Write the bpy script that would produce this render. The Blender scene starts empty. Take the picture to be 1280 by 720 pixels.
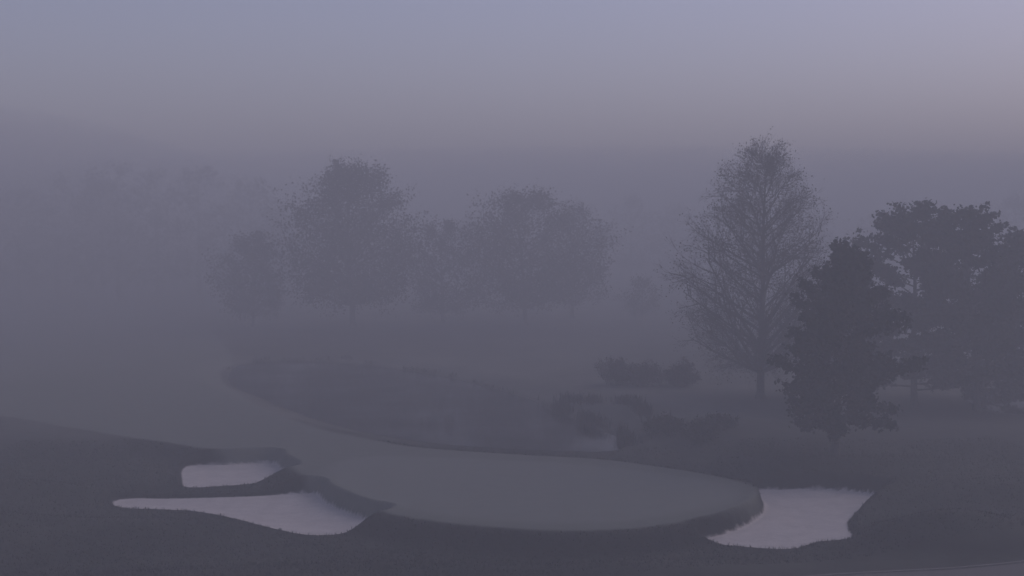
import bpy, bmesh, math, random
import numpy as np
from mathutils import Vector, noise as mnoise

sc = bpy.context.scene
CAM_H = 15.0

# ---------------------------------------------------------------- materials
def new_mat(name):
    m = bpy.data.materials.new(name); m.use_nodes = True
    nt = m.node_tree
    for n in list(nt.nodes): nt.nodes.remove(n)
    out = nt.nodes.new('ShaderNodeOutputMaterial')
    return m, nt, out

def N(nt, t, **kw):
    n = nt.nodes.new(t)
    for k, v in kw.items(): setattr(n, k, v)
    return n

def ramp(nt, fac, stops):
    r = N(nt, 'ShaderNodeValToRGB')
    cr = r.color_ramp
    while len(cr.elements) < len(stops): cr.elements.new(0.5)
    for e, (p, c) in zip(cr.elements, stops):
        e.position = p; e.color = (c[0], c[1], c[2], 1)
    nt.links.new(fac, r.inputs[0])
    return r.outputs[0]

def noise_tex(nt, scale, detail=4, rough=0.6, vec=None):
    n = N(nt, 'ShaderNodeTexNoise')
    n.inputs['Scale'].default_value = scale
    n.inputs['Detail'].default_value = detail
    n.inputs['Roughness'].default_value = rough
    if vec is not None: nt.links.new(vec, n.inputs['Vector'])
    return n.outputs['Fac']

def mixc(nt, fac, a, b):
    m = N(nt, 'ShaderNodeMix'); m.data_type = 'RGBA'
    if isinstance(fac, (int, float)): m.inputs[0].default_value = fac
    else: nt.links.new(fac, m.inputs[0])
    for s, v in ((m.inputs[6], a), (m.inputs[7], b)):
        if isinstance(v, tuple): s.default_value = (v[0], v[1], v[2], 1)
        else: nt.links.new(v, s)
    return m.outputs[2]

def foliage_mat(name, dark, light, scale=0.6):
    m, nt, out = new_mat(name)
    geo = N(nt, 'ShaderNodeNewGeometry')
    f1 = noise_tex(nt, scale, 3, 0.6, geo.outputs['Position'])
    c = ramp(nt, f1, [(0.35, dark), (0.65, light)])
    d = N(nt, 'ShaderNodeBsdfDiffuse'); nt.links.new(c, d.inputs[0])
    nt.links.new(d.outputs[0], out.inputs[0])
    return m

def bark_mat(name, col):
    m, nt, out = new_mat(name)
    geo = N(nt, 'ShaderNodeNewGeometry')
    f1 = noise_tex(nt, 6.0, 5, 0.7, geo.outputs['Position'])
    c = ramp(nt, f1, [(0.3, tuple(v*0.5 for v in col)), (0.7, tuple(v*1.4 for v in col))])
    b = N(nt, 'ShaderNodeBsdfPrincipled'); nt.links.new(c, b.inputs['Base Color'])
    b.inputs['Roughness'].default_value = 0.9
    nt.links.new(b.outputs[0], out.inputs[0])
    return m

BARK = bark_mat('bark', (0.045, 0.041, 0.039))
LEAF_AUT = foliage_mat('autumn_foliage', (0.018, 0.018, 0.016), (0.044, 0.040, 0.034))
LEAF_SP = foliage_mat('sparse_autumn_foliage', (0.028, 0.025, 0.021), (0.058, 0.050, 0.040))
LEAF_PINE = foliage_mat('pine_needles', (0.008, 0.013, 0.011), (0.030, 0.038, 0.030))
LEAF_CED = foliage_mat('cedar_foliage', (0.006, 0.009, 0.008), (0.024, 0.029, 0.024), 0.9)
LEAF_SHRUB = foliage_mat('shrub_foliage', (0.034, 0.024, 0.021), (0.075, 0.052, 0.044), 1.2)
REED = foliage_mat('reed_blades', (0.016, 0.015, 0.013), (0.045, 0.039, 0.033), 1.0)
GRASSB = foliage_mat('rough_grass_blades', (0.013, 0.015, 0.012), (0.031, 0.033, 0.027), 0.8)

# ---------------------------------------------------------------- mesh builder
class MB:
    def __init__(s, seed):
        s.v = []; s.f = []; s.m = []; s.lp = []; s.r = random.Random(seed)
        s.np = np.random.default_rng(seed)
    def tube(s, pts, r0, r1, n):
        k = len(pts); base = len(s.v)
        for i, p in enumerate(pts):
            a = pts[max(i-1, 0)]; b = pts[min(i+1, k-1)]
            t = (b - a)
            if t.length < 1e-6: t = Vector((0, 0, 1))
            t.normalize()
            u = t.cross(Vector((0, 0, 1)) if abs(t.z) < 0.9 else Vector((1, 0, 0))); u.normalize()
            w = t.cross(u)
            r = r0 + (r1 - r0) * i / (k - 1)
            for j in range(n):
                an = 2*math.pi*j/n
                s.v.append(p + (u*math.cos(an) + w*math.sin(an))*r)
        for i in range(k-1):
            for j in range(n):
                a = base+i*n+j; b = base+i*n+(j+1) % n
                s.f.append((a, b, b+n, a+n)); s.m.append(0)
    def path(s, p, d, L, n, wig, trop):
        pts = [p.copy()]; d = d.normalized(); r = s.r
        for i in range(n):
            d = (d + Vector((r.uniform(-1, 1), r.uniform(-1, 1), r.uniform(-1, 1)))*wig + Vector((0, 0, trop))).normalized()
            p = p + d*(L/n); pts.append(p.copy())
        return pts
    def side(s, d, ang):
        r = s.r
        q = Vector((r.gauss(0, 1), r.gauss(0, 1), r.gauss(0, 1)))
        q = q - d*q.dot(d)
        if q.length < 1e-4: q = Vector((1, 0, 0))
        q.normalize()
        return (d*math.cos(ang) + q*math.sin(ang)).normalized()
    def build(s, name, leaf_size, leaf_mat, leaf_aspect=1.0):
        V = np.array([tuple(v) for v in s.v], dtype=np.float64).reshape(-1, 3)
        faces = list(s.f); mi = list(s.m)
        if s.lp:
            C = np.array(s.lp); n = len(C); g = s.np
            a = g.normal(size=(n, 3))
            a /= np.linalg.norm(a, axis=1)[:, None]
            b = np.cross(a, g.normal(size=(n, 3))); b /= np.linalg.norm(b, axis=1)[:, None]+1e-9
            sz = leaf_size*g.uniform(0.55, 1.35, size=(n, 1))
            a = a*sz*leaf_aspect*0.5; b = b*sz*0.5
            Q = np.stack([C-a-b*0.3, C-a*0.1+b, C+a+b*0.2, C+a*0.15-b], axis=1).reshape(-1, 3)
            o = len(V); V = np.vstack([V, Q]) if o else Q
            faces += [(o+4*i, o+4*i+1, o+4*i+2, o+4*i+3) for i in range(n)]
            mi += [1]*n
        me = bpy.data.meshes.new(name)
        me.from_pydata(V.tolist(), [], faces)
        me.materials.append(BARK); me.materials.append(leaf_mat)
        me.polygons.foreach_set('material_index', mi)
        me.update()
        ob = bpy.data.objects.new(name, me)
        sc.collection.objects.link(ob)
        return ob

def cluster(mb, p, n, sx, sz):
    r = mb.r
    for _ in range(n):
        mb.lp.append((p.x + r.gauss(0, sx), p.y + r.gauss(0, sx), p.z + r.gauss(0, sz)))

def grow_broadleaf(mb, H, R, zb, n1, n2, n3, leaves, spread, prof, twigs=0, trunk_r=None, lean=0.02, twig_r=0.012):
    r = mb.r
    tr = trunk_r or H*0.018
    nT = 10
    tp = mb.path(Vector((0, 0, -0.3)), Vector((r.uniform(-lean, lean), r.uniform(-lean, lean), 1)), H*0.93, nT, 0.035, 0.02)
    mb.tube([Vector((0, 0, -0.3)), Vector((0, 0, 0.5))], tr*1.7, tr*1.05, 9)
    mb.tube(tp, tr, tr*0.12, 8)
    az = r.uniform(0, 6.28)
    for i in range(n1):
        u = (i + r.random())/n1
        zt = zb + (H*1.0 - zb)*u
        az += 2.4 + r.uniform(-0.4, 0.4)
        rad = R*prof(u)*r.uniform(0.58, 1.15)
        zs = max(zb*0.75, zt - rad*r.uniform(0.5, 0.95) - 0.3)
        t = min(zs/(H*0.93), 0.97)*nT
        k = min(int(t), nT-1); s0 = tp[k].lerp(tp[k+1], t-k)
        tgt = Vector((math.cos(az)*rad, math.sin(az)*rad, zt))
        d = tgt - s0; L = d.length
        if L < 0.4: continue
        d.normalize(); d0 = (d + Vector((0, 0, -0.12))).normalized()
        p1 = mb.path(s0, d0, L, 5, 0.09, 0.035)
        r1 = max(0.02, tr*0.42*(L/(R+1)))
        mb.tube(p1, r1, r1*0.2, 5)
        for j in range(n2):
            tt = 0.25 + 0.75*(j+r.random())/n2
            kk = min(int(tt*5), 4); q = p1[kk].lerp(p1[kk+1], tt*5-kk)
            dd = (p1[kk+1]-p1[kk]).normalized()
            L2 = L*r.uniform(0.25, 0.5)*(1.15-0.6*tt)+0.3
            p2 = mb.path(q, mb.side(dd, r.uniform(0.5, 1.0)), L2, 3, 0.13, 0.05)
            mb.tube(p2, max(twig_r*1.6, r1*0.35), twig_r, 4)
            for l in range(n3):
                ttt = (l+r.random())/n3
                k3 = min(int(ttt*3), 2); q3 = p2[k3].lerp(p2[k3+1], ttt*3-k3)
                d3 = mb.side((p2[k3+1]-p2[k3]).normalized(), r.uniform(0.4, 0.9))
                L3 = L2*r.uniform(0.3, 0.6)+0.2
                p3 = mb.path(q3, d3, L3, 2, 0.15, 0.06)
                mb.tube(p3, twig_r*1.1, twig_r*0.5, 3)
                for w in range(twigs):
                    qa = p3[0].lerp(p3[2], r.uniform(0.2, 1.0))
                    p4 = mb.path(qa, mb.side(d3, r.uniform(0.3, 0.8)), L3*r.uniform(0.4, 0.8), 1, 0.1, 0.1)
                    mb.tube(p4, twig_r*0.7, twig_r*0.35, 3)
                    if leaves and r.random() < 0.6: cluster(mb, p4[-1], leaves, spread, spread)
                if leaves and not twigs: cluster(mb, p3[-1], leaves, spread, spread*0.8)

round_prof = lambda u: max(0.12, math.sin(math.pi*(0.16+0.80*u))**0.75)

def broadleaf(name, x, y, z, H, R, seed, zb=None, leaf=0.38, n1=46, n2=7, n3=5, leaves=6, spread=0.4, mat=None, prof=round_prof, **kw):
    mb = MB(seed)
    grow_broadleaf(mb, H, R, zb if zb is not None else H*0.18, n1, n2, n3, leaves, spread, prof, **kw)
    ob = mb.build(name, leaf, mat or LEAF_AUT)
    ob.location = (x, y, z); return ob

def cedar(name, x, y, z, H, R, seed):
    mb = MB(seed); r = mb.r
    tp = mb.path(Vector((0, 0, -0.3)), Vector((0.05, 0, 1)), H*0.97, 10, 0.02, 0.03)
    mb.tube(tp, 0.26, 0.03, 8)
    mb.tube([Vector((0, 0, -0.3)), Vector((0, 0, 0.5))], 0.42, 0.27, 9)
    az = 0
    n = 115
    for i in range(n):
        u = (i+r.random())/n
        zz = H*(0.17 + 0.81*u)
        az += 2.4+r.uniform(-0.5, 0.5)
        lobe = 0.90 + 0.75*mnoise.noise(Vector((math.cos(az)*1.2, math.sin(az)*1.2, zz*0.5+seed)))
        env = R*(min(1.0, (1-u)*1.12+0.06)**0.75)*(0.76+0.24*min(1, u*5))
        L = max(0.35, env*lobe*r.uniform(0.6, 1.18))
        t = min(zz/(H*0.97), 0.98)*10; k = min(int(t), 9)
        s0 = tp[k].lerp(tp[k+1], t-k)
        pit = 0.0 + 0.62*u
        d = Vector((math.cos(az)*math.cos(pit), math.sin(az)*math.cos(pit), math.sin(pit)))
        p1 = mb.path(s0, d, L, 5, 0.08, 0.03 if u > .2 else -0.01)
        mb.tube(p1, 0.05*(1-u)+0.015, 0.01, 4)
        m = int(L*7)+4
        for j in range(m):
            tt = 0.25+0.75*(j+r.random())/m
            kk = min(int(tt*5), 4); q = p1[kk].lerp(p1[kk+1], tt*5-kk)
            dd = (p1[kk+1]-p1[kk]).normalized()
            e = q + mb.side(dd, r.uniform(0.5, 1.1))*r.uniform(0.2, 0.75)*(1.2-0.6*tt)
            mb.tube([q, e], 0.012, 0.005, 3)
            cluster(mb, e, 8, 0.19, 0.13)
            cluster(mb, q.lerp(e, 0.5), 3, 0.14, 0.11)
    ob = mb.build(name, 0.21, LEAF_CED, 1.5)
    ob.location = (x, y, z); return ob

def white_pine(name, x, y, z, H, R, seed, nb=52, zb=0.14, lean=0.04):
    mb = MB(seed); r = mb.r
    tp = mb.path(Vector((0, 0, -0.3)), Vector((r.uniform(-lean, lean), 0, 1)), H*0.95, 12, 0.04, 0.03)
    mb.tube(tp, 0.30, 0.05, 9)
    mb.tube([Vector((0, 0, -0.3)), Vector((0, 0, 0.6))], 0.48, 0.30, 9)
    az = r.uniform(0, 6)
    for i in range(nb):
        u = (i+r.random())/nb
        zz = H*(zb+(0.95-zb)*u)
        az += 2.4+r.uniform(-0.7, 0.7)
        env = R*(0.62+0.43*math.sin(math.pi*min(1, u*0.9+0.15)))*(1.0 if u < 0.85 else 0.75)
        L = env*r.uniform(0.45, 1.1)
        t = min(zz/(H*0.95), 0.98)*12; k = min(int(t), 11)
        s0 = tp[k].lerp(tp[k+1], t-k)
        pit = r.uniform(-0.12, 0.22)+0.5*u*u
        d = Vector((math.cos(az)*math.cos(pit), math.sin(az)*math.cos(pit), math.sin(pit)))
        p1 = mb.path(s0, d, L, 5, 0.10, 0.03)
        mb.tube(p1, 0.10*(1-0.6*u), 0.02, 5)
        m = int(L*4.0)+4
        for j in range(m):
            tt = 0.38+0.62*(j+r.random())/m
            kk = min(int(tt*5), 4); q = p1[kk].lerp(p1[kk+1], tt*5-kk)
            dd = (p1[kk+1]-p1[kk]).normalized()
            sd = mb.side(dd, r.uniform(0.5, 1.2)); sd.z = abs(sd.z)*0.4+0.08
            p2 = mb.path(q, sd, r.uniform(0.4, 1.3), 2, 0.15, 0.08)
            mb.tube(p2, 0.025, 0.01, 3)
            cluster(mb, p2[-1], 15, 0.28, 0.14)
            cluster(mb, p2[1], 7, 0.24, 0.12)
    ob = mb.build(name, 0.23, LEAF_PINE, 1.6)
    ob.location = (x, y, z); return ob

def shrub(name, x, y, z, H, R, seed, stems=60, mat=None, leaves=5, leaf=0.14):
    mb = MB(seed); r = mb.r
    for i in range(stems):
        a = r.uniform(0, 6.28); o = R*0.35*math.sqrt(r.random())
        b = Vector((math.cos(a)*o, math.sin(a)*o, -0.1))
        q = math.sqrt(r.random())
        tgt = Vector((math.cos(a)*R*q, math.sin(a)*R*q, H*(1-0.55*q*q)*r.uniform(0.7, 1.1)))
        d = tgt-b
        p1 = mb.path(b, d, d.length, 4, 0.12, 0.03)
        mb.tube(p1, 0.02, 0.008, 4)
        for j in range(9):
            tt = 0.25+0.75*(j+r.random())/9
            kk = min(int(tt*4), 3); s0 = p1[kk].lerp(p1[kk+1], tt*4-kk)
            p2 = mb.path(s0, mb.side((p1[kk+1]-p1[kk]).normalized(), r.uniform(0.4, 0.9)), d.length*r.uniform(0.15, 0.32), 2, 0.15, 0.08)
            mb.tube(p2, 0.009, 0.004, 3)
            cluster(mb, p2[-1], leaves, 0.12, 0.12); cluster(mb, p2[1], leaves//2, 0.12, 0.12)
    ob = mb.build(name, leaf, mat or LEAF_SHRUB)
    ob.location = (x, y, z); return ob

# ---------------------------------------------------------------- site plan from image pixels
# image pixel coordinates, projected from the 15 m high camera to plan metres
def S(pts, z=0.0):
    return [((CAM_H-z)*(u-640)/(v-280), 1700*(CAM_H-z)/(v-280)) for u, v in pts]

def smooth(poly, n=6, closed=True):
    P = np.array(poly, dtype=float); k = len(P); out = []
    for i in range(k):
        p0, p1, p2, p3 = P[i-1], P[i], P[(i+1) % k], P[(i+2) % k]
        for j in range(n):
            t = j/n
            out.append(0.5*((2*p1)+(-p0+p2)*t+(2*p0-5*p1+4*p2-p3)*t*t+(-p0+3*p1-3*p2+p3)*t**3))
    return np.array(out)

def sdf(poly, X, Y, margin=8.0):
    margin = float(margin)
    P = np.asarray(poly, dtype=float); out = np.full(X.shape, margin, dtype=float)
    sel = (X > P[:, 0].min()-margin) & (X < P[:, 0].max()+margin) & (Y > P[:, 1].min()-margin) & (Y < P[:, 1].max()+margin)
    x = X[sel]; y = Y[sel]
    d = np.full(x.shape, 1e9); ins = np.zeros(x.shape, bool)
    n = len(P)
    for i in range(n):
        ax, ay = P[i]; bx, by = P[(i+1) % n]
        ex, ey = bx-ax, by-ay
        t = np.clip(((x-ax)*ex+(y-ay)*ey)/(ex*ex+ey*ey+1e-12), 0, 1)
        d = np.minimum(d, (x-ax-t*ex)**2+(y-ay-t*ey)**2)
        c = ((ay > y) != (by > y))
        if ey != 0: ins ^= c & (x < ex*(y-ay)/ey+ax)
    d = np.sqrt(d); d[ins] *= -1
    out[sel] = np.minimum(d, margin)
    return out

short_px = [(-600,440),(-300,480),(0,521),(80,535),(160,548),(240,560),(330,573),(368,590),(400,612),(440,634),(520,650),
 (600,660),(700,666),(800,663),(870,652),(930,636),(950,622),(930,606),(860,590),(760,576),(640,569),(540,563),(470,553),
 (400,538),(350,520),(310,500),(285,480),(272,460),(285,440),(200,395),(-100,370),(-600,380)]
green_px = [(405,590),(445,622),(530,643),(610,652),(700,657),(790,654),(860,643),(912,630),(922,617),(890,603),(820,592),(740,583),(640,577),(540,573),(450,573)]
pond_px = [(284,470),(300,456),(350,451),(430,454),(500,462),(560,472),(620,487),(680,506),(725,528),(770,546),(784,558),
 (750,566),(640,562),(550,556),(480,546),(410,530),(365,515),(325,498),(292,484)]
pond2_px = [(1212,497),(1290,490),(1400,495),(1420,520),(1290,519),(1240,513)]
bA = [(235,586),(285,584),(335,582),(344,590),(360,602),(320,607),(270,611),(236,612),(230,602)]
bB = [(150,628),(230,627),(320,624),(385,621),(400,632),(440,650),(475,658),(460,664),(400,673),(350,665),(300,652),(250,643),(200,640),(152,638)]
bC = [(950,617),(1000,616),(1060,618),(1108,624),(1088,633),(1066,645),(1056,660),(1060,677),(1015,682),(985,690),(930,687),(884,681),(915,672),(950,656),(964,640),(958,627)]

# ---------------------------------------------------------------- terrain
def axis(f0, f1, step, lo, hi, g=1.09):
    a = list(np.arange(f0, f1+1e-6, step))
    s = step; v = f1
    while v < hi: s *= g; v += s; a.append(v)
    s = step; v = f0; pre = []
    while v > lo: s *= g; v -= s; pre.append(v)
    return np.array(pre[::-1]+a)
xs = axis(-36, 36, 0.22, -1600, 1600)
ya = axis(54, 99.8, 0.2, -400, 54)
yb = axis(100, 135, 0.3, 100, 1800, 1.03)
ys = np.concatenate([ya[ya < 99.9], yb[yb >= 100]])
X, Y = np.meshgrid(xs, ys)

sm_short = smooth(S(short_px)); sm_green = smooth(S(green_px))
sm_pond = smooth(S(pond_px, -0.6)); sm_pond2 = smooth(S(pond2_px, -0.4))
sd_short = sdf(sm_short, X, Y, 12); sd_green = sdf(sm_green, X, Y)
sd_pond = sdf(sm_pond, X, Y); sd_pond2 = sdf(sm_pond2, X, Y)
sand = [smooth(S(p, -0.95), 5) for p in (bA, bB, bC)]
sd_sand = np.minimum.reduce([sdf(p, X, Y, 6) for p in sand])-0.22

def sstep(a, b, v):
    t = np.clip((v-a)/(b-a), 0, 1); return t*t*(3-2*t)
def bump(x, y, cx, cy, sx, sy, h, rot=0.0):
    c, s = math.cos(rot), math.sin(rot)
    dx = (x-cx)*c+(y-cy)*s; dy = -(x-cx)*s+(y-cy)*c
    return h*np.exp(-(dx/sx)**2-(dy/sy)**2)
def wav(x, y):
    return 0.10*np.sin(x*0.13+1.1)*np.cos(y*0.11)+0.07*np.sin(x*0.31+y*0.17)+0.04*np.sin(x*0.55-y*0.47+2)

front = sstep(-34, -20, X)*(1-sstep(88, 100, Y))
right_soft = 1-sstep(12, 17, X)*sstep(72, 78, Y)
drop = sstep(0.0, 2.6, sd_short)*front*right_soft
Z = -0.85*drop
mound = (bump(X, Y, 22.0, 67.6, 4.4, 2.9, 1.5, 0.2)+bump(X, Y, -21.5, 70.5, 6, 1.6, 0.35)
  + bump(X, Y, -31, 69, 7, 3, 0.7, -0.2)+bump(X, Y, -14, 59, 8, 2.6, 0.65, 0.1)+bump(X, Y, 3, 60.5, 9, 2.2, 0.4)
  + bump(X, Y, 30, 74, 7, 4, 0.6)+bump(X, Y, -36, 80, 10, 3, 0.5, -0.15)+bump(X, Y, -26, 77.5, 5, 1.6, 0.35)
  + bump(X, Y, 21, 84, 8, 2.5, 0.35)+bump(X, Y, 15.5, 100, 7, 4, 0.7, -0.3)+bump(X, Y, 8, 108, 7, 3, 0.5))
Z = Z + mound*sstep(0.3, 2.5, sd_short)*sstep(0.0, 1.6, sd_sand)
Z = Z + wav(X, Y)*(0.8-0.45*(1-sstep(0.0, 3.0, sd_short)))*sstep(0, 3, sd_sand)*sstep(0, 5, sd_pond)
far = sstep(150, 500, Y)
Z = Z + far*(1.2*np.sin(X*0.012+0.4)+0.8*np.sin(Y*0.017))
# bunkers: raked floor cut below a grass lip
lip = 0.08*np.exp(-((sd_sand-0.55)/0.35)**2)
sandmask = 1-sstep(0.0, 0.40, sd_sand)
Z = (Z+lip)*(1-sandmask)+sandmask*(-0.94-0.10*sstep(0, 2.0, -sd_sand))
# ponds
for sd, lv in ((sd_pond, -0.6), (sd_pond2, -0.4)):
    k = 1-sstep(0.0, 3.5, sd)
    Z = np.where(sd < 8, Z*(1-k)+lv*k, Z)
    Z = np.where(sd < 0, lv-np.minimum(0.9, -sd*0.6), Z)
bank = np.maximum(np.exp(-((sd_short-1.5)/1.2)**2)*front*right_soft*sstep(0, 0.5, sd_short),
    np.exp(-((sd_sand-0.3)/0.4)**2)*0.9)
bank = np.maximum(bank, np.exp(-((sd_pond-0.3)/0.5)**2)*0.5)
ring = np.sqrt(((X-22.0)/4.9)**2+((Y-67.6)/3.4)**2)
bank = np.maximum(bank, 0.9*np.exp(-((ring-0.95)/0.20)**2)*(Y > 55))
# wavy bands of darker colour in the near rough, colour only
dark_bands = np.exp(-((Y-61.8-0.9*np.sin(X*0.16)-0.05*X)/0.55)**2)*(X < 12)+np.exp(-((Y-72.5+0.16*(X+28)-0.6*np.sin(X*0.25))/0.6)**2)*(X < -22)
bank = np.maximum(bank, 0.55*dark_bands*sstep(0.6, 2.0, sd_sand)*sstep(0.5, 2, sd_short))
dark_spots = bump(X, Y, -21, 178, 24, 24, 1.0)+bump(X, Y, 3, 195, 16, 18, 0.9)+bump(X, Y, 21.4, 116, 5, 4, 0.6)+bump(X, Y, 36, 108, 12, 7, 1.0)+bump(X, Y, 20.8, 86, 5, 4, 0.9)
tree_dark = np.clip(dark_spots, 0, 1)*sstep(0, 2, sd_pond)*sstep(0, 2, sd_pond2)  # soft patches of darker ground colour beneath the trees
# drier, paler semi-rough beyond the pond
semi = sstep(88, 108, Y)

ny, nx = X.shape
verts = np.stack([X, Y, Z], -1).reshape(-1, 3)
idx = np.arange(nx*ny).reshape(ny, nx)
F = np.stack([idx[:-1, :-1], idx[:-1, 1:], idx[1:, 1:], idx[1:, :-1]], -1).reshape(-1, 4)
me = bpy.data.meshes.new('ground')
me.from_pydata(verts.tolist(), [], F.tolist())
for nm, a in (('sd_short', sd_short), ('sd_green', sd_green), ('sd_sand', sd_sand), ('bank', bank), ('tree_dark', tree_dark), ('semi', semi)):
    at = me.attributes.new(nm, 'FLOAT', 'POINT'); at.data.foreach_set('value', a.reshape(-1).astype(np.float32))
me.polygons.foreach_set('use_smooth', [True]*len(F))
ground = bpy.data.objects.new('ground', me); sc.collection.objects.link(ground)

def ground_z(x, y):
    i = int(np.clip(np.searchsorted(xs, x)-1, 0, nx-2)); j = int(np.clip(np.searchsorted(ys, y)-1, 0, ny-2))
    tx = (x-xs[i])/(xs[i+1]-xs[i]); ty = (y-ys[j])/(ys[j+1]-ys[j])
    return float((Z[j, i]*(1-tx)+Z[j, i+1]*tx)*(1-ty)+(Z[j+1, i]*(1-tx)+Z[j+1, i+1]*tx)*ty)

m, nt, out = new_mat('golf_course_turf')
geo = N(nt, 'ShaderNodeNewGeometry'); pos = geo.outputs['Position']
def attr(n):
    a = N(nt, 'ShaderNodeAttribute'); a.attribute_name = n; return a.outputs['Fac']
def maprange(v, a, b, c=0.0, d=1.0):
    r = N(nt, 'ShaderNodeMapRange'); nt.links.new(v, r.inputs[0])
    for i, q in enumerate((a, b, c, d)): r.inputs[i+1].default_value = q
    return r.outputs[0]
def math_(op, a, b):
    r = N(nt, 'ShaderNodeMath'); r.operation = op
    for i, q in enumerate((a, b)):
        if isinstance(q, (int, float)): r.inputs[i].default_value = q
        else: nt.links.new(q, r.inputs[i])
    return r.outputs[0]
big = noise_tex(nt, 0.09, 4, 0.6, pos); mid = noise_tex(nt, 0.9, 5, 0.7, pos); fine = noise_tex(nt, 9.0, 5, 0.75, pos)
edge = math_('MULTIPLY', math_('SUBTRACT', noise_tex(nt, 1.6, 3, 0.6, pos), 0.5), 0.5)
mixn = math_('ADD', math_('MULTIPLY', mid, 0.6), math_('MULTIPLY', fine, 0.4))
rough_c = ramp(nt, mixn, [(0.36, (0.009, 0.011, 0.009)), (0.64, (0.028, 0.030, 0.024))])
rough_c = mixc(nt, maprange(big, 0.40, 0.60), rough_c, ramp(nt, mixn, [(0.33, (0.022, 0.024, 0.019)), (0.67, (0.056, 0.055, 0.045))]))
rough_c = mixc(nt, attr('semi'), rough_c, ramp(nt, math_('ADD', math_('MULTIPLY', big, 0.5), math_('MULTIPLY', mixn, 0.5)), [(0.38, (0.055, 0.056, 0.047)), (0.62, (0.135, 0.130, 0.110))]))
fair_c = ramp(nt, mixn, [(0.3, (0.105, 0.110, 0.094)), (0.7, (0.155, 0.161, 0.135))])
green_c = ramp(nt, mixn, [(0.3, (0.145, 0.150, 0.132)), (0.7, (0.182, 0.188, 0.164))])
sand_c = ramp(nt, math_('ADD', math_('MULTIPLY', mid, 0.5), math_('MULTIPLY', fine, 0.5)), [(0.32, (0.38, 0.345, 0.32)), (0.68, (0.62, 0.57, 0.53))])
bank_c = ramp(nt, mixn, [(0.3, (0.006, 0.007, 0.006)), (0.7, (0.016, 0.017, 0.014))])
c = mixc(nt, maprange(attr('tree_dark'), 0.1, 1.0, 0.0, 0.9), rough_c, ramp(nt, mixn, [(0.3, (0.012, 0.012, 0.010)), (0.7, (0.030, 0.027, 0.022))]))
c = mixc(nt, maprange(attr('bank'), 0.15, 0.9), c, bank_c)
c = mixc(nt, maprange(math_('ADD', attr('sd_short'), edge), 0.30, -0.20), c, fair_c)
c = mixc(nt, maprange(math_('ADD', attr('sd_green'), edge), 0.5, -0.5), c, green_c)
smask = maprange(math_('ADD', attr('sd_sand'), math_('MULTIPLY', edge, 0.5)), 0.10, -0.02)
c = mixc(nt, smask, c, sand_c)
b = N(nt, 'ShaderNodeBsdfPrincipled'); nt.links.new(c, b.inputs['Base Color'])
b.inputs['Roughness'].default_value = 0.95; b.inputs['Specular IOR Level'].default_value = 0.1
bp = N(nt, 'ShaderNodeBump'); bp.inputs['Distance'].default_value = 0.06; bp.inputs['Strength'].default_value = 0.6
nt.links.new(mixn, bp.inputs['Height']); nt.links.new(bp.outputs[0], b.inputs['Normal'])
nt.links.new(b.outputs[0], out.inputs[0])
me.materials.append(m)

# ---------------------------------------------------------------- water (still, dark, peaty)
wm, nt, out = new_mat('pond_water')
b = N(nt, 'ShaderNodeBsdfPrincipled'); b.inputs['Base Color'].default_value = (0.003, 0.004, 0.005, 1)
b.inputs['Roughness'].default_value = 0.04; b.inputs['IOR'].default_value = 1.22
geo = N(nt, 'ShaderNodeNewGeometry')
bp = N(nt, 'ShaderNodeBump'); bp.inputs['Strength'].default_value = 0.02; bp.inputs['Distance'].default_value = 0.05
nt.links.new(noise_tex(nt, 1.3, 3, 0.6, geo.outputs['Position']), bp.inputs['Height'])
nt.links.new(bp.outputs[0], b.inputs['Normal'])
df = N(nt, 'ShaderNodeBsdfDiffuse'); df.inputs[0].default_value = (0.006, 0.007, 0.007, 1)
ms = N(nt, 'ShaderNodeMixShader')
rr = N(nt, 'ShaderNodeMapRange')
nt.links.new(noise_tex(nt, 0.12, 4, 0.6, geo.outputs['Position']), rr.inputs[0])
for i_, q_ in enumerate((0.35, 0.65, 0.45, 0.9)): rr.inputs[i_+1].default_value = q_
nt.links.new(rr.outputs[0], ms.inputs[0])
nt.links.new(df.outputs[0], ms.inputs[1]); nt.links.new(b.outputs[0], ms.inputs[2]); nt.links.new(ms.outputs[0], out.inputs[0])
for poly, lv in ((sm_pond, -0.6), (sm_pond2, -0.4)):
    nxt = np.roll(poly, -1, 0)-np.roll(poly, 1, 0); nrm = np.stack([nxt[:, 1], -nxt[:, 0]], -1)
    nrm /= np.linalg.norm(nrm, axis=1)[:, None]
    area = 0.5*np.sum(poly[:, 0]*np.roll(poly[:, 1], -1)-np.roll(poly[:, 0], -1)*poly[:, 1])
    P = poly+nrm*(0.35 if area > 0 else -0.35)
    w = bpy.data.meshes.new('pond'); w.from_pydata([(p[0], p[1], lv-0.03) for p in P], [], [list(range(len(P)))])
    w.update(); w.materials.append(wm)
    if w.polygons[0].normal.z < 0: w.flip_normals()
    o = bpy.data.objects.new('pond', w); sc.collection.objects.link(o)

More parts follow.
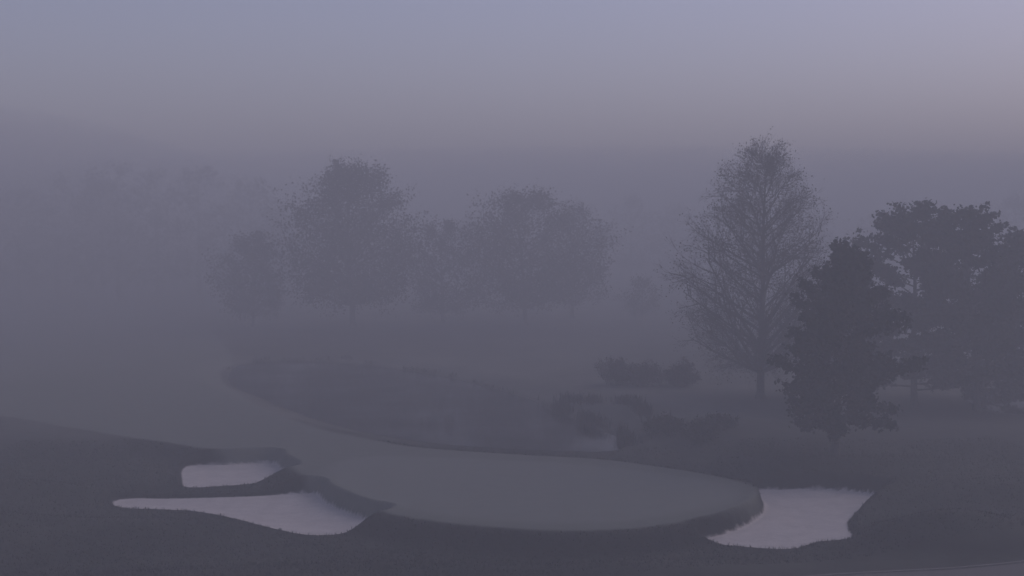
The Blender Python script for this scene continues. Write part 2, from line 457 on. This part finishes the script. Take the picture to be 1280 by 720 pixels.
# ---------------------------------------------------------------- cart path with low kerb
pm, nt, out = new_mat('path_asphalt')
geo = N(nt, 'ShaderNodeNewGeometry')
cc = ramp(nt, noise_tex(nt, 12, 5, 0.7, geo.outputs['Position']), [(0.3, (0.05, 0.045, 0.042)), (0.7, (0.085, 0.075, 0.07))])
b = N(nt, 'ShaderNodeBsdfPrincipled'); nt.links.new(cc, b.inputs['Base Color']); b.inputs['Roughness'].default_value = 0.9
nt.links.new(b.outputs[0], out.inputs[0])
km, nt, out = new_mat('kerb_concrete')
geo = N(nt, 'ShaderNodeNewGeometry')
cc = ramp(nt, noise_tex(nt, 5, 5, 0.7, geo.outputs['Position']), [(0.3, (0.10, 0.088, 0.084)), (0.7, (0.17, 0.15, 0.14))])
b = N(nt, 'ShaderNodeBsdfPrincipled'); nt.links.new(cc, b.inputs['Base Color']); b.inputs['Roughness'].default_value = 0.9
nt.links.new(b.outputs[0], out.inputs[0])
ctl = [(-4, 53.5), (6, 57.0), (13, 59.6), (17.7, 61.2), (21.0, 62.2), (25, 63.6), (32, 67), (42, 74), (55, 84)]
cl = []
for i in range(1, len(ctl)-2):
    p0, p1, p2, p3 = [np.array(ctl[i+k], float) for k in (-1, 0, 1, 2)]
    for j in range(14):
        t = j/14; cl.append(0.5*((2*p1)+(-p0+p2)*t+(2*p0-5*p1+4*p2-p3)*t*t+(-p0+3*p1-3*p2+p3)*t**3))
cl = np.array(cl); tg = np.gradient(cl, axis=0); tg /= np.linalg.norm(tg, axis=1)[:, None]
nr = np.stack([-tg[:, 1], tg[:, 0]], -1)
sec = [(-2.5, -0.3), (-2.5, 0.10), (-2.38, 0.10), (-2.38, 0.03), (-0.12, 0.03), (-0.12, 0.10), (0.0, 0.10), (0.0, -0.3)]
V = []; Fc = []; MI = []
for i, (p, n_) in enumerate(zip(cl, nr)):
    base = max(ground_z(*(p+n_*q)) for q in (-2.4, -1.2, 0.0))
    for o_, h_ in sec:
        q = p+n_*o_; V.append((q[0], q[1], base+h_))
for i in range(len(cl)-1):
    for j in range(len(sec)-1):
        a = i*len(sec)+j; Fc.append((a, a+1, a+1+len(sec), a+len(sec))); MI.append(0 if j == 3 else 1)
pme = bpy.data.meshes.new('cart_path'); pme.from_pydata(V, [], Fc)
pme.materials.append(pm); pme.materials.append(km); pme.polygons.foreach_set('material_index', MI); pme.update()
sc.collection.objects.link(bpy.data.objects.new('cart_path', pme))

# ---------------------------------------------------------------- trees
def at(x, y): return (x, y, ground_z(x, y))
broadleaf('maple_tree', *at(-23.0, 196), 23.0, 9.4, 3, zb=4.6, n1=70, n2=8, n3=6, leaves=8, spread=0.6, leaf=0.30)
broadleaf('maple_tree', *at(-38.0, 199), 13.2, 5.6, 5, n1=36, leaves=7, leaf=0.28)
broadleaf('oak_tree', *at(2.0, 200), 19.5, 9.6, 8, zb=3.8, n1=60, n2=8, n3=6, leaves=6, spread=0.6, leaf=0.30)
broadleaf('oak_tree', *at(-10.5, 206), 15.0, 6.2, 9, zb=2.2, n1=38, leaves=6, leaf=0.28)
broadleaf('oak_tree', *at(9.5, 214), 17.0, 6.5, 10, n1=36, leaves=6, leaf=0.28)
broadleaf('young_tree', *at(20.5, 214), 6.2, 3.2, 12, n1=22, n2=6, n3=4, leaves=3, leaf=0.25, spread=0.3)
tall_prof = lambda u: max(0.05, (math.sin(math.pi*min(1, 0.20+0.70*u))**0.8)*(1.0-0.6*max(0, u-0.4)/0.6))
broadleaf('half_bare_tree', *at(21.4, 116.5), 21.5, 7.3, 21, zb=3.4, leaf=0.13, n1=90, n2=8, n3=6, leaves=2, spread=0.24,
    mat=LEAF_SP, prof=tall_prof, twigs=3, trunk_r=0.36, twig_r=0.012)
cedar('cedar_tree', *at(20.8, 87), 13.6, 4.9, 33)
white_pine('pine_tree', *at(33.3, 112), 16.8, 5.1, 41, nb=58, zb=0.10)
white_pine('pine_tree', *at(37.8, 110), 16.4, 5.0, 42, nb=58, zb=0.12)
white_pine('pine_tree', *at(43.6, 113), 15.4, 5.2, 43, nb=56, zb=0.12)
white_pine('pine_tree', *at(29.5, 117), 10.5, 4.0, 44, nb=38, zb=0.08)
white_pine('pine_tree', *at(41.0, 118), 12.0, 4.6, 45, nb=44, zb=0.08)
for i, (x, y, h, r) in enumerate([(9.6, 127, 2.3, 2.2), (12.3, 126, 2.0, 2.3), (15.6, 125, 2.1, 1.7)]):
    shrub('shrub', *at(x, y), h, r, 60+i)
for i, (x, y, h, r) in enumerate([(13.2, 95, 1.1, 1.7), (11.0, 97.5, 0.9, 1.5), (14.6, 97, 0.8, 1.5)]):
    shrub('shrub', *at(x, y), h, r, 70+i, mat=REED, stems=45)

mb = MB(90); r = mb.r
lines = [S([(680, 506), (725, 526), (770, 545), (786, 558)], -0.5), S([(790, 520), (815, 535), (835, 552)], -0.3),
         S([(286, 462), (330, 450), (430, 451), (560, 470), (680, 505)], -0.5), S([(700, 500), (760, 512), (800, 522)], -0.2)]
for li, ln in enumerate(lines):
    dens = (300, 240, 70, 180)[li]; hh = (0.9, 0.8, 0.4, 0.7)[li]
    for a, b2 in zip(ln[:-1], ln[1:]):
        L = math.dist(a, b2)
        for k in range(int(L*dens*0.5)):
            t = r.random(); x = a[0]+(b2[0]-a[0])*t+r.gauss(0, 0.35); y = a[1]+(b2[1]-a[1])*t+abs(r.gauss(0, 0.6))
            if mnoise.noise(Vector((x*0.5, y*0.3, li))) < (-0.12 if li != 2 else 0.05): continue
            z = ground_z(x, y); h = hh*r.uniform(0.5, 1.3); dx = r.gauss(0, 0.16)*h; dy = r.gauss(0, 0.16)*h; w = r.uniform(0.015, 0.035); an = r.uniform(0, 3.14)
            i0 = len(mb.v); cx, cy = math.cos(an)*w, math.sin(an)*w
            mb.v += [Vector((x-cx, y-cy, z-0.05)), Vector((x+cx, y+cy, z-0.05)), Vector((x+cx*.7+dx*.5, y+cy*.7+dy*.5, z+h*0.6)), Vector((x-cx*.7+dx*.5, y-cy*.7+dy*.5, z+h*0.6)), Vector((x+dx*1.3, y+dy*1.3, z+h))]
            mb.f += [(i0, i0+1, i0+2, i0+3), (i0+3, i0+2, i0+4)]; mb.m += [1, 1]
mb.build('pond_reeds', 0.1, REED)

mb = MB(95); r = mb.r; cnt = 0
while cnt < 45000:
    x = r.uniform(-34, 34); y = 54+r.random()**1.3*40
    i = int(np.searchsorted(xs, x)); j = int(np.searchsorted(ys, y))
    if sd_short[j, i] < 0.25 or sd_sand[j, i] < 0.2 or sd_pond[j, i] < 0.5: continue
    if abs(x) > y*0.42: continue
    if x > 4 and y < 70: 
        if np.min(np.hypot(cl[:, 0]-x, cl[:, 1]-y)) < 2.8: cnt += 1; continue
    cnt += 1
    edgy = sd_sand[j, i] < 0.8 or sd_short[j, i] < 0.9
    z = ground_z(x, y); h = r.uniform(0.05, 0.12)*(1.4 if edgy else 1)
    for q in range(2):
        an = r.uniform(0, 3.14); w = r.uniform(0.012, 0.03); cx, cy = math.cos(an)*w, math.sin(an)*w
        ox, oy = r.gauss(0, 0.05), r.gauss(0, 0.05); i0 = len(mb.v)
        mb.v += [Vector((x+ox-cx, y+oy-cy, z-0.02)), Vector((x+ox+cx, y+oy+cy, z-0.02)), Vector((x+ox+r.gauss(0, .04), y+oy+r.gauss(0, .04), z+h))]
        mb.f.append((i0, i0+1, i0+2)); mb.m.append(1)
mb.build('rough_grass', 0.1, GRASSB)

mb = MB(99); r = mb.r
spots = []
for i in range(8): spots.append((-105+i*7.5+r.uniform(-3, 3), 262+r.uniform(-12, 18), r.uniform(21, 27)))
for i in range(24): spots.append((-150+i*14+r.uniform(-4, 4), 330+r.uniform(-15, 40), r.uniform(15, 22)))
for (x, y, H) in spots:
    z = ground_z(x, y); R = H*0.36
    mb.tube([Vector((x, y, z-0.5)), Vector((x, y, z+H*0.5)), Vector((x, y, z+H*0.9))], H*0.018, 0.05, 6)
    for k in range(60):
        u = r.random(); az = r.uniform(0, 6.28); rad = R*round_prof(u)*math.sqrt(r.uniform(0.2, 1))
        p = Vector((x+math.cos(az)*rad, y+math.sin(az)*rad, z+H*(0.15+0.85*u)))
        mb.tube([Vector((x, y, max(z+1, p.z-rad*0.7))), p], 0.08, 0.03, 3)
        cluster(mb, p, 26, 0.9, 0.7)
mb.build('distant_trees', 0.6, LEAF_AUT)

# ---------------------------------------------------------------- fog (real volumes standing over the land)
def fog_mat(name, dens, col):
    m, nt, out = new_mat(name)
    v = N(nt, 'ShaderNodeVolumePrincipled')
    v.inputs['Density'].default_value = dens
    v.inputs['Color'].default_value = (*col, 1)
    v.inputs['Anisotropy'].default_value = 0.0
    nt.links.new(v.outputs[0], out.inputs['Volume'])
    return m
def box(name, x0, x1, y0, y1, z0, z1, mat):
    v = [(x, y, z) for x in (x0, x1) for y in (y0, y1) for z in (z0, z1)]
    f = [(0, 1, 3, 2), (4, 6, 7, 5), (0, 4, 5, 1), (2, 3, 7, 6), (0, 2, 6, 4), (1, 5, 7, 3)]
    me = bpy.data.meshes.new(name); me.from_pydata(v, [], f); me.materials.append(mat)
    o = bpy.data.objects.new(name, me); sc.collection.objects.link(o); return o
def fog_ball(name, loc, scale, mat):
    bm = bmesh.new(); bmesh.ops.create_icosphere(bm, subdivisions=4, radius=1.0)
    fme = bpy.data.meshes.new(name); bm.to_mesh(fme); bm.free(); fme.materials.append(mat)
    fo = bpy.data.objects.new(name, fme); sc.collection.objects.link(fo); fo.location = loc; fo.scale = scale
fogcol = (0.90, 0.925, 0.965)
box('fog', -1500, 1500, -350, 1700, -6, 40, fog_mat('fog_air', 0.0068, fogcol))
fog_ball('fog_bank', (-92, 215, 0), (66, 125, 34), fog_mat('fog_bank_air', 0.0070, fogcol))
fog_ball('fog_bank', (20, 320, 0), (300, 165, 32), fog_mat('fog_bank_air', 0.0044, fogcol))

# ---------------------------------------------------------------- light
SUN_EL, SUN_AZ = math.radians(30), math.radians(62)
w = bpy.data.worlds.new('World'); sc.world = w; w.use_nodes = True
nt = w.node_tree
bg = nt.nodes['Background']
sky = nt.nodes.new('ShaderNodeTexSky'); sky.sky_type = 'NISHITA'; sky.sun_disc = False
sky.sun_elevation = SUN_EL; sky.sun_rotation = SUN_AZ
sky.air_density = 1.0; sky.dust_density = 1.2; sky.ozone_density = 1.5
mx = nt.nodes.new('ShaderNodeMix'); mx.data_type = 'RGBA'; mx.blend_type = 'MULTIPLY'; mx.inputs[0].default_value = 1
nt.links.new(sky.outputs[0], mx.inputs[6]); mx.inputs[7].default_value = (1.08, 0.86, 0.97, 1)
nt.links.new(mx.outputs[2], bg.inputs[0]); bg.inputs[1].default_value = 0.122
sd = bpy.data.lights.new('sun', 'SUN'); sd.energy = 1.4; sd.angle = math.radians(60); sd.color = (1.0, 0.93, 0.96)
so = bpy.data.objects.new('sun', sd); sc.collection.objects.link(so)
dirv = Vector((math.sin(SUN_AZ)*math.cos(SUN_EL), math.cos(SUN_AZ)*math.cos(SUN_EL), math.sin(SUN_EL)))
so.rotation_euler = dirv.to_track_quat('Z', 'Y').to_euler()

# ---------------------------------------------------------------- camera
cam = bpy.data.cameras.new('camera'); cam.sensor_width = 36; cam.lens = 36*1700/1280; cam.clip_end = 6000
co = bpy.data.objects.new('camera', cam); sc.collection.objects.link(co)
co.location = (0, 0, CAM_H); co.rotation_euler = (math.radians(90-2.694), 0, 0)
sc.camera = co
sc.view_settings.view_transform = 'Standard'; sc.view_settings.look = 'None'; sc.view_settings.exposure = 0
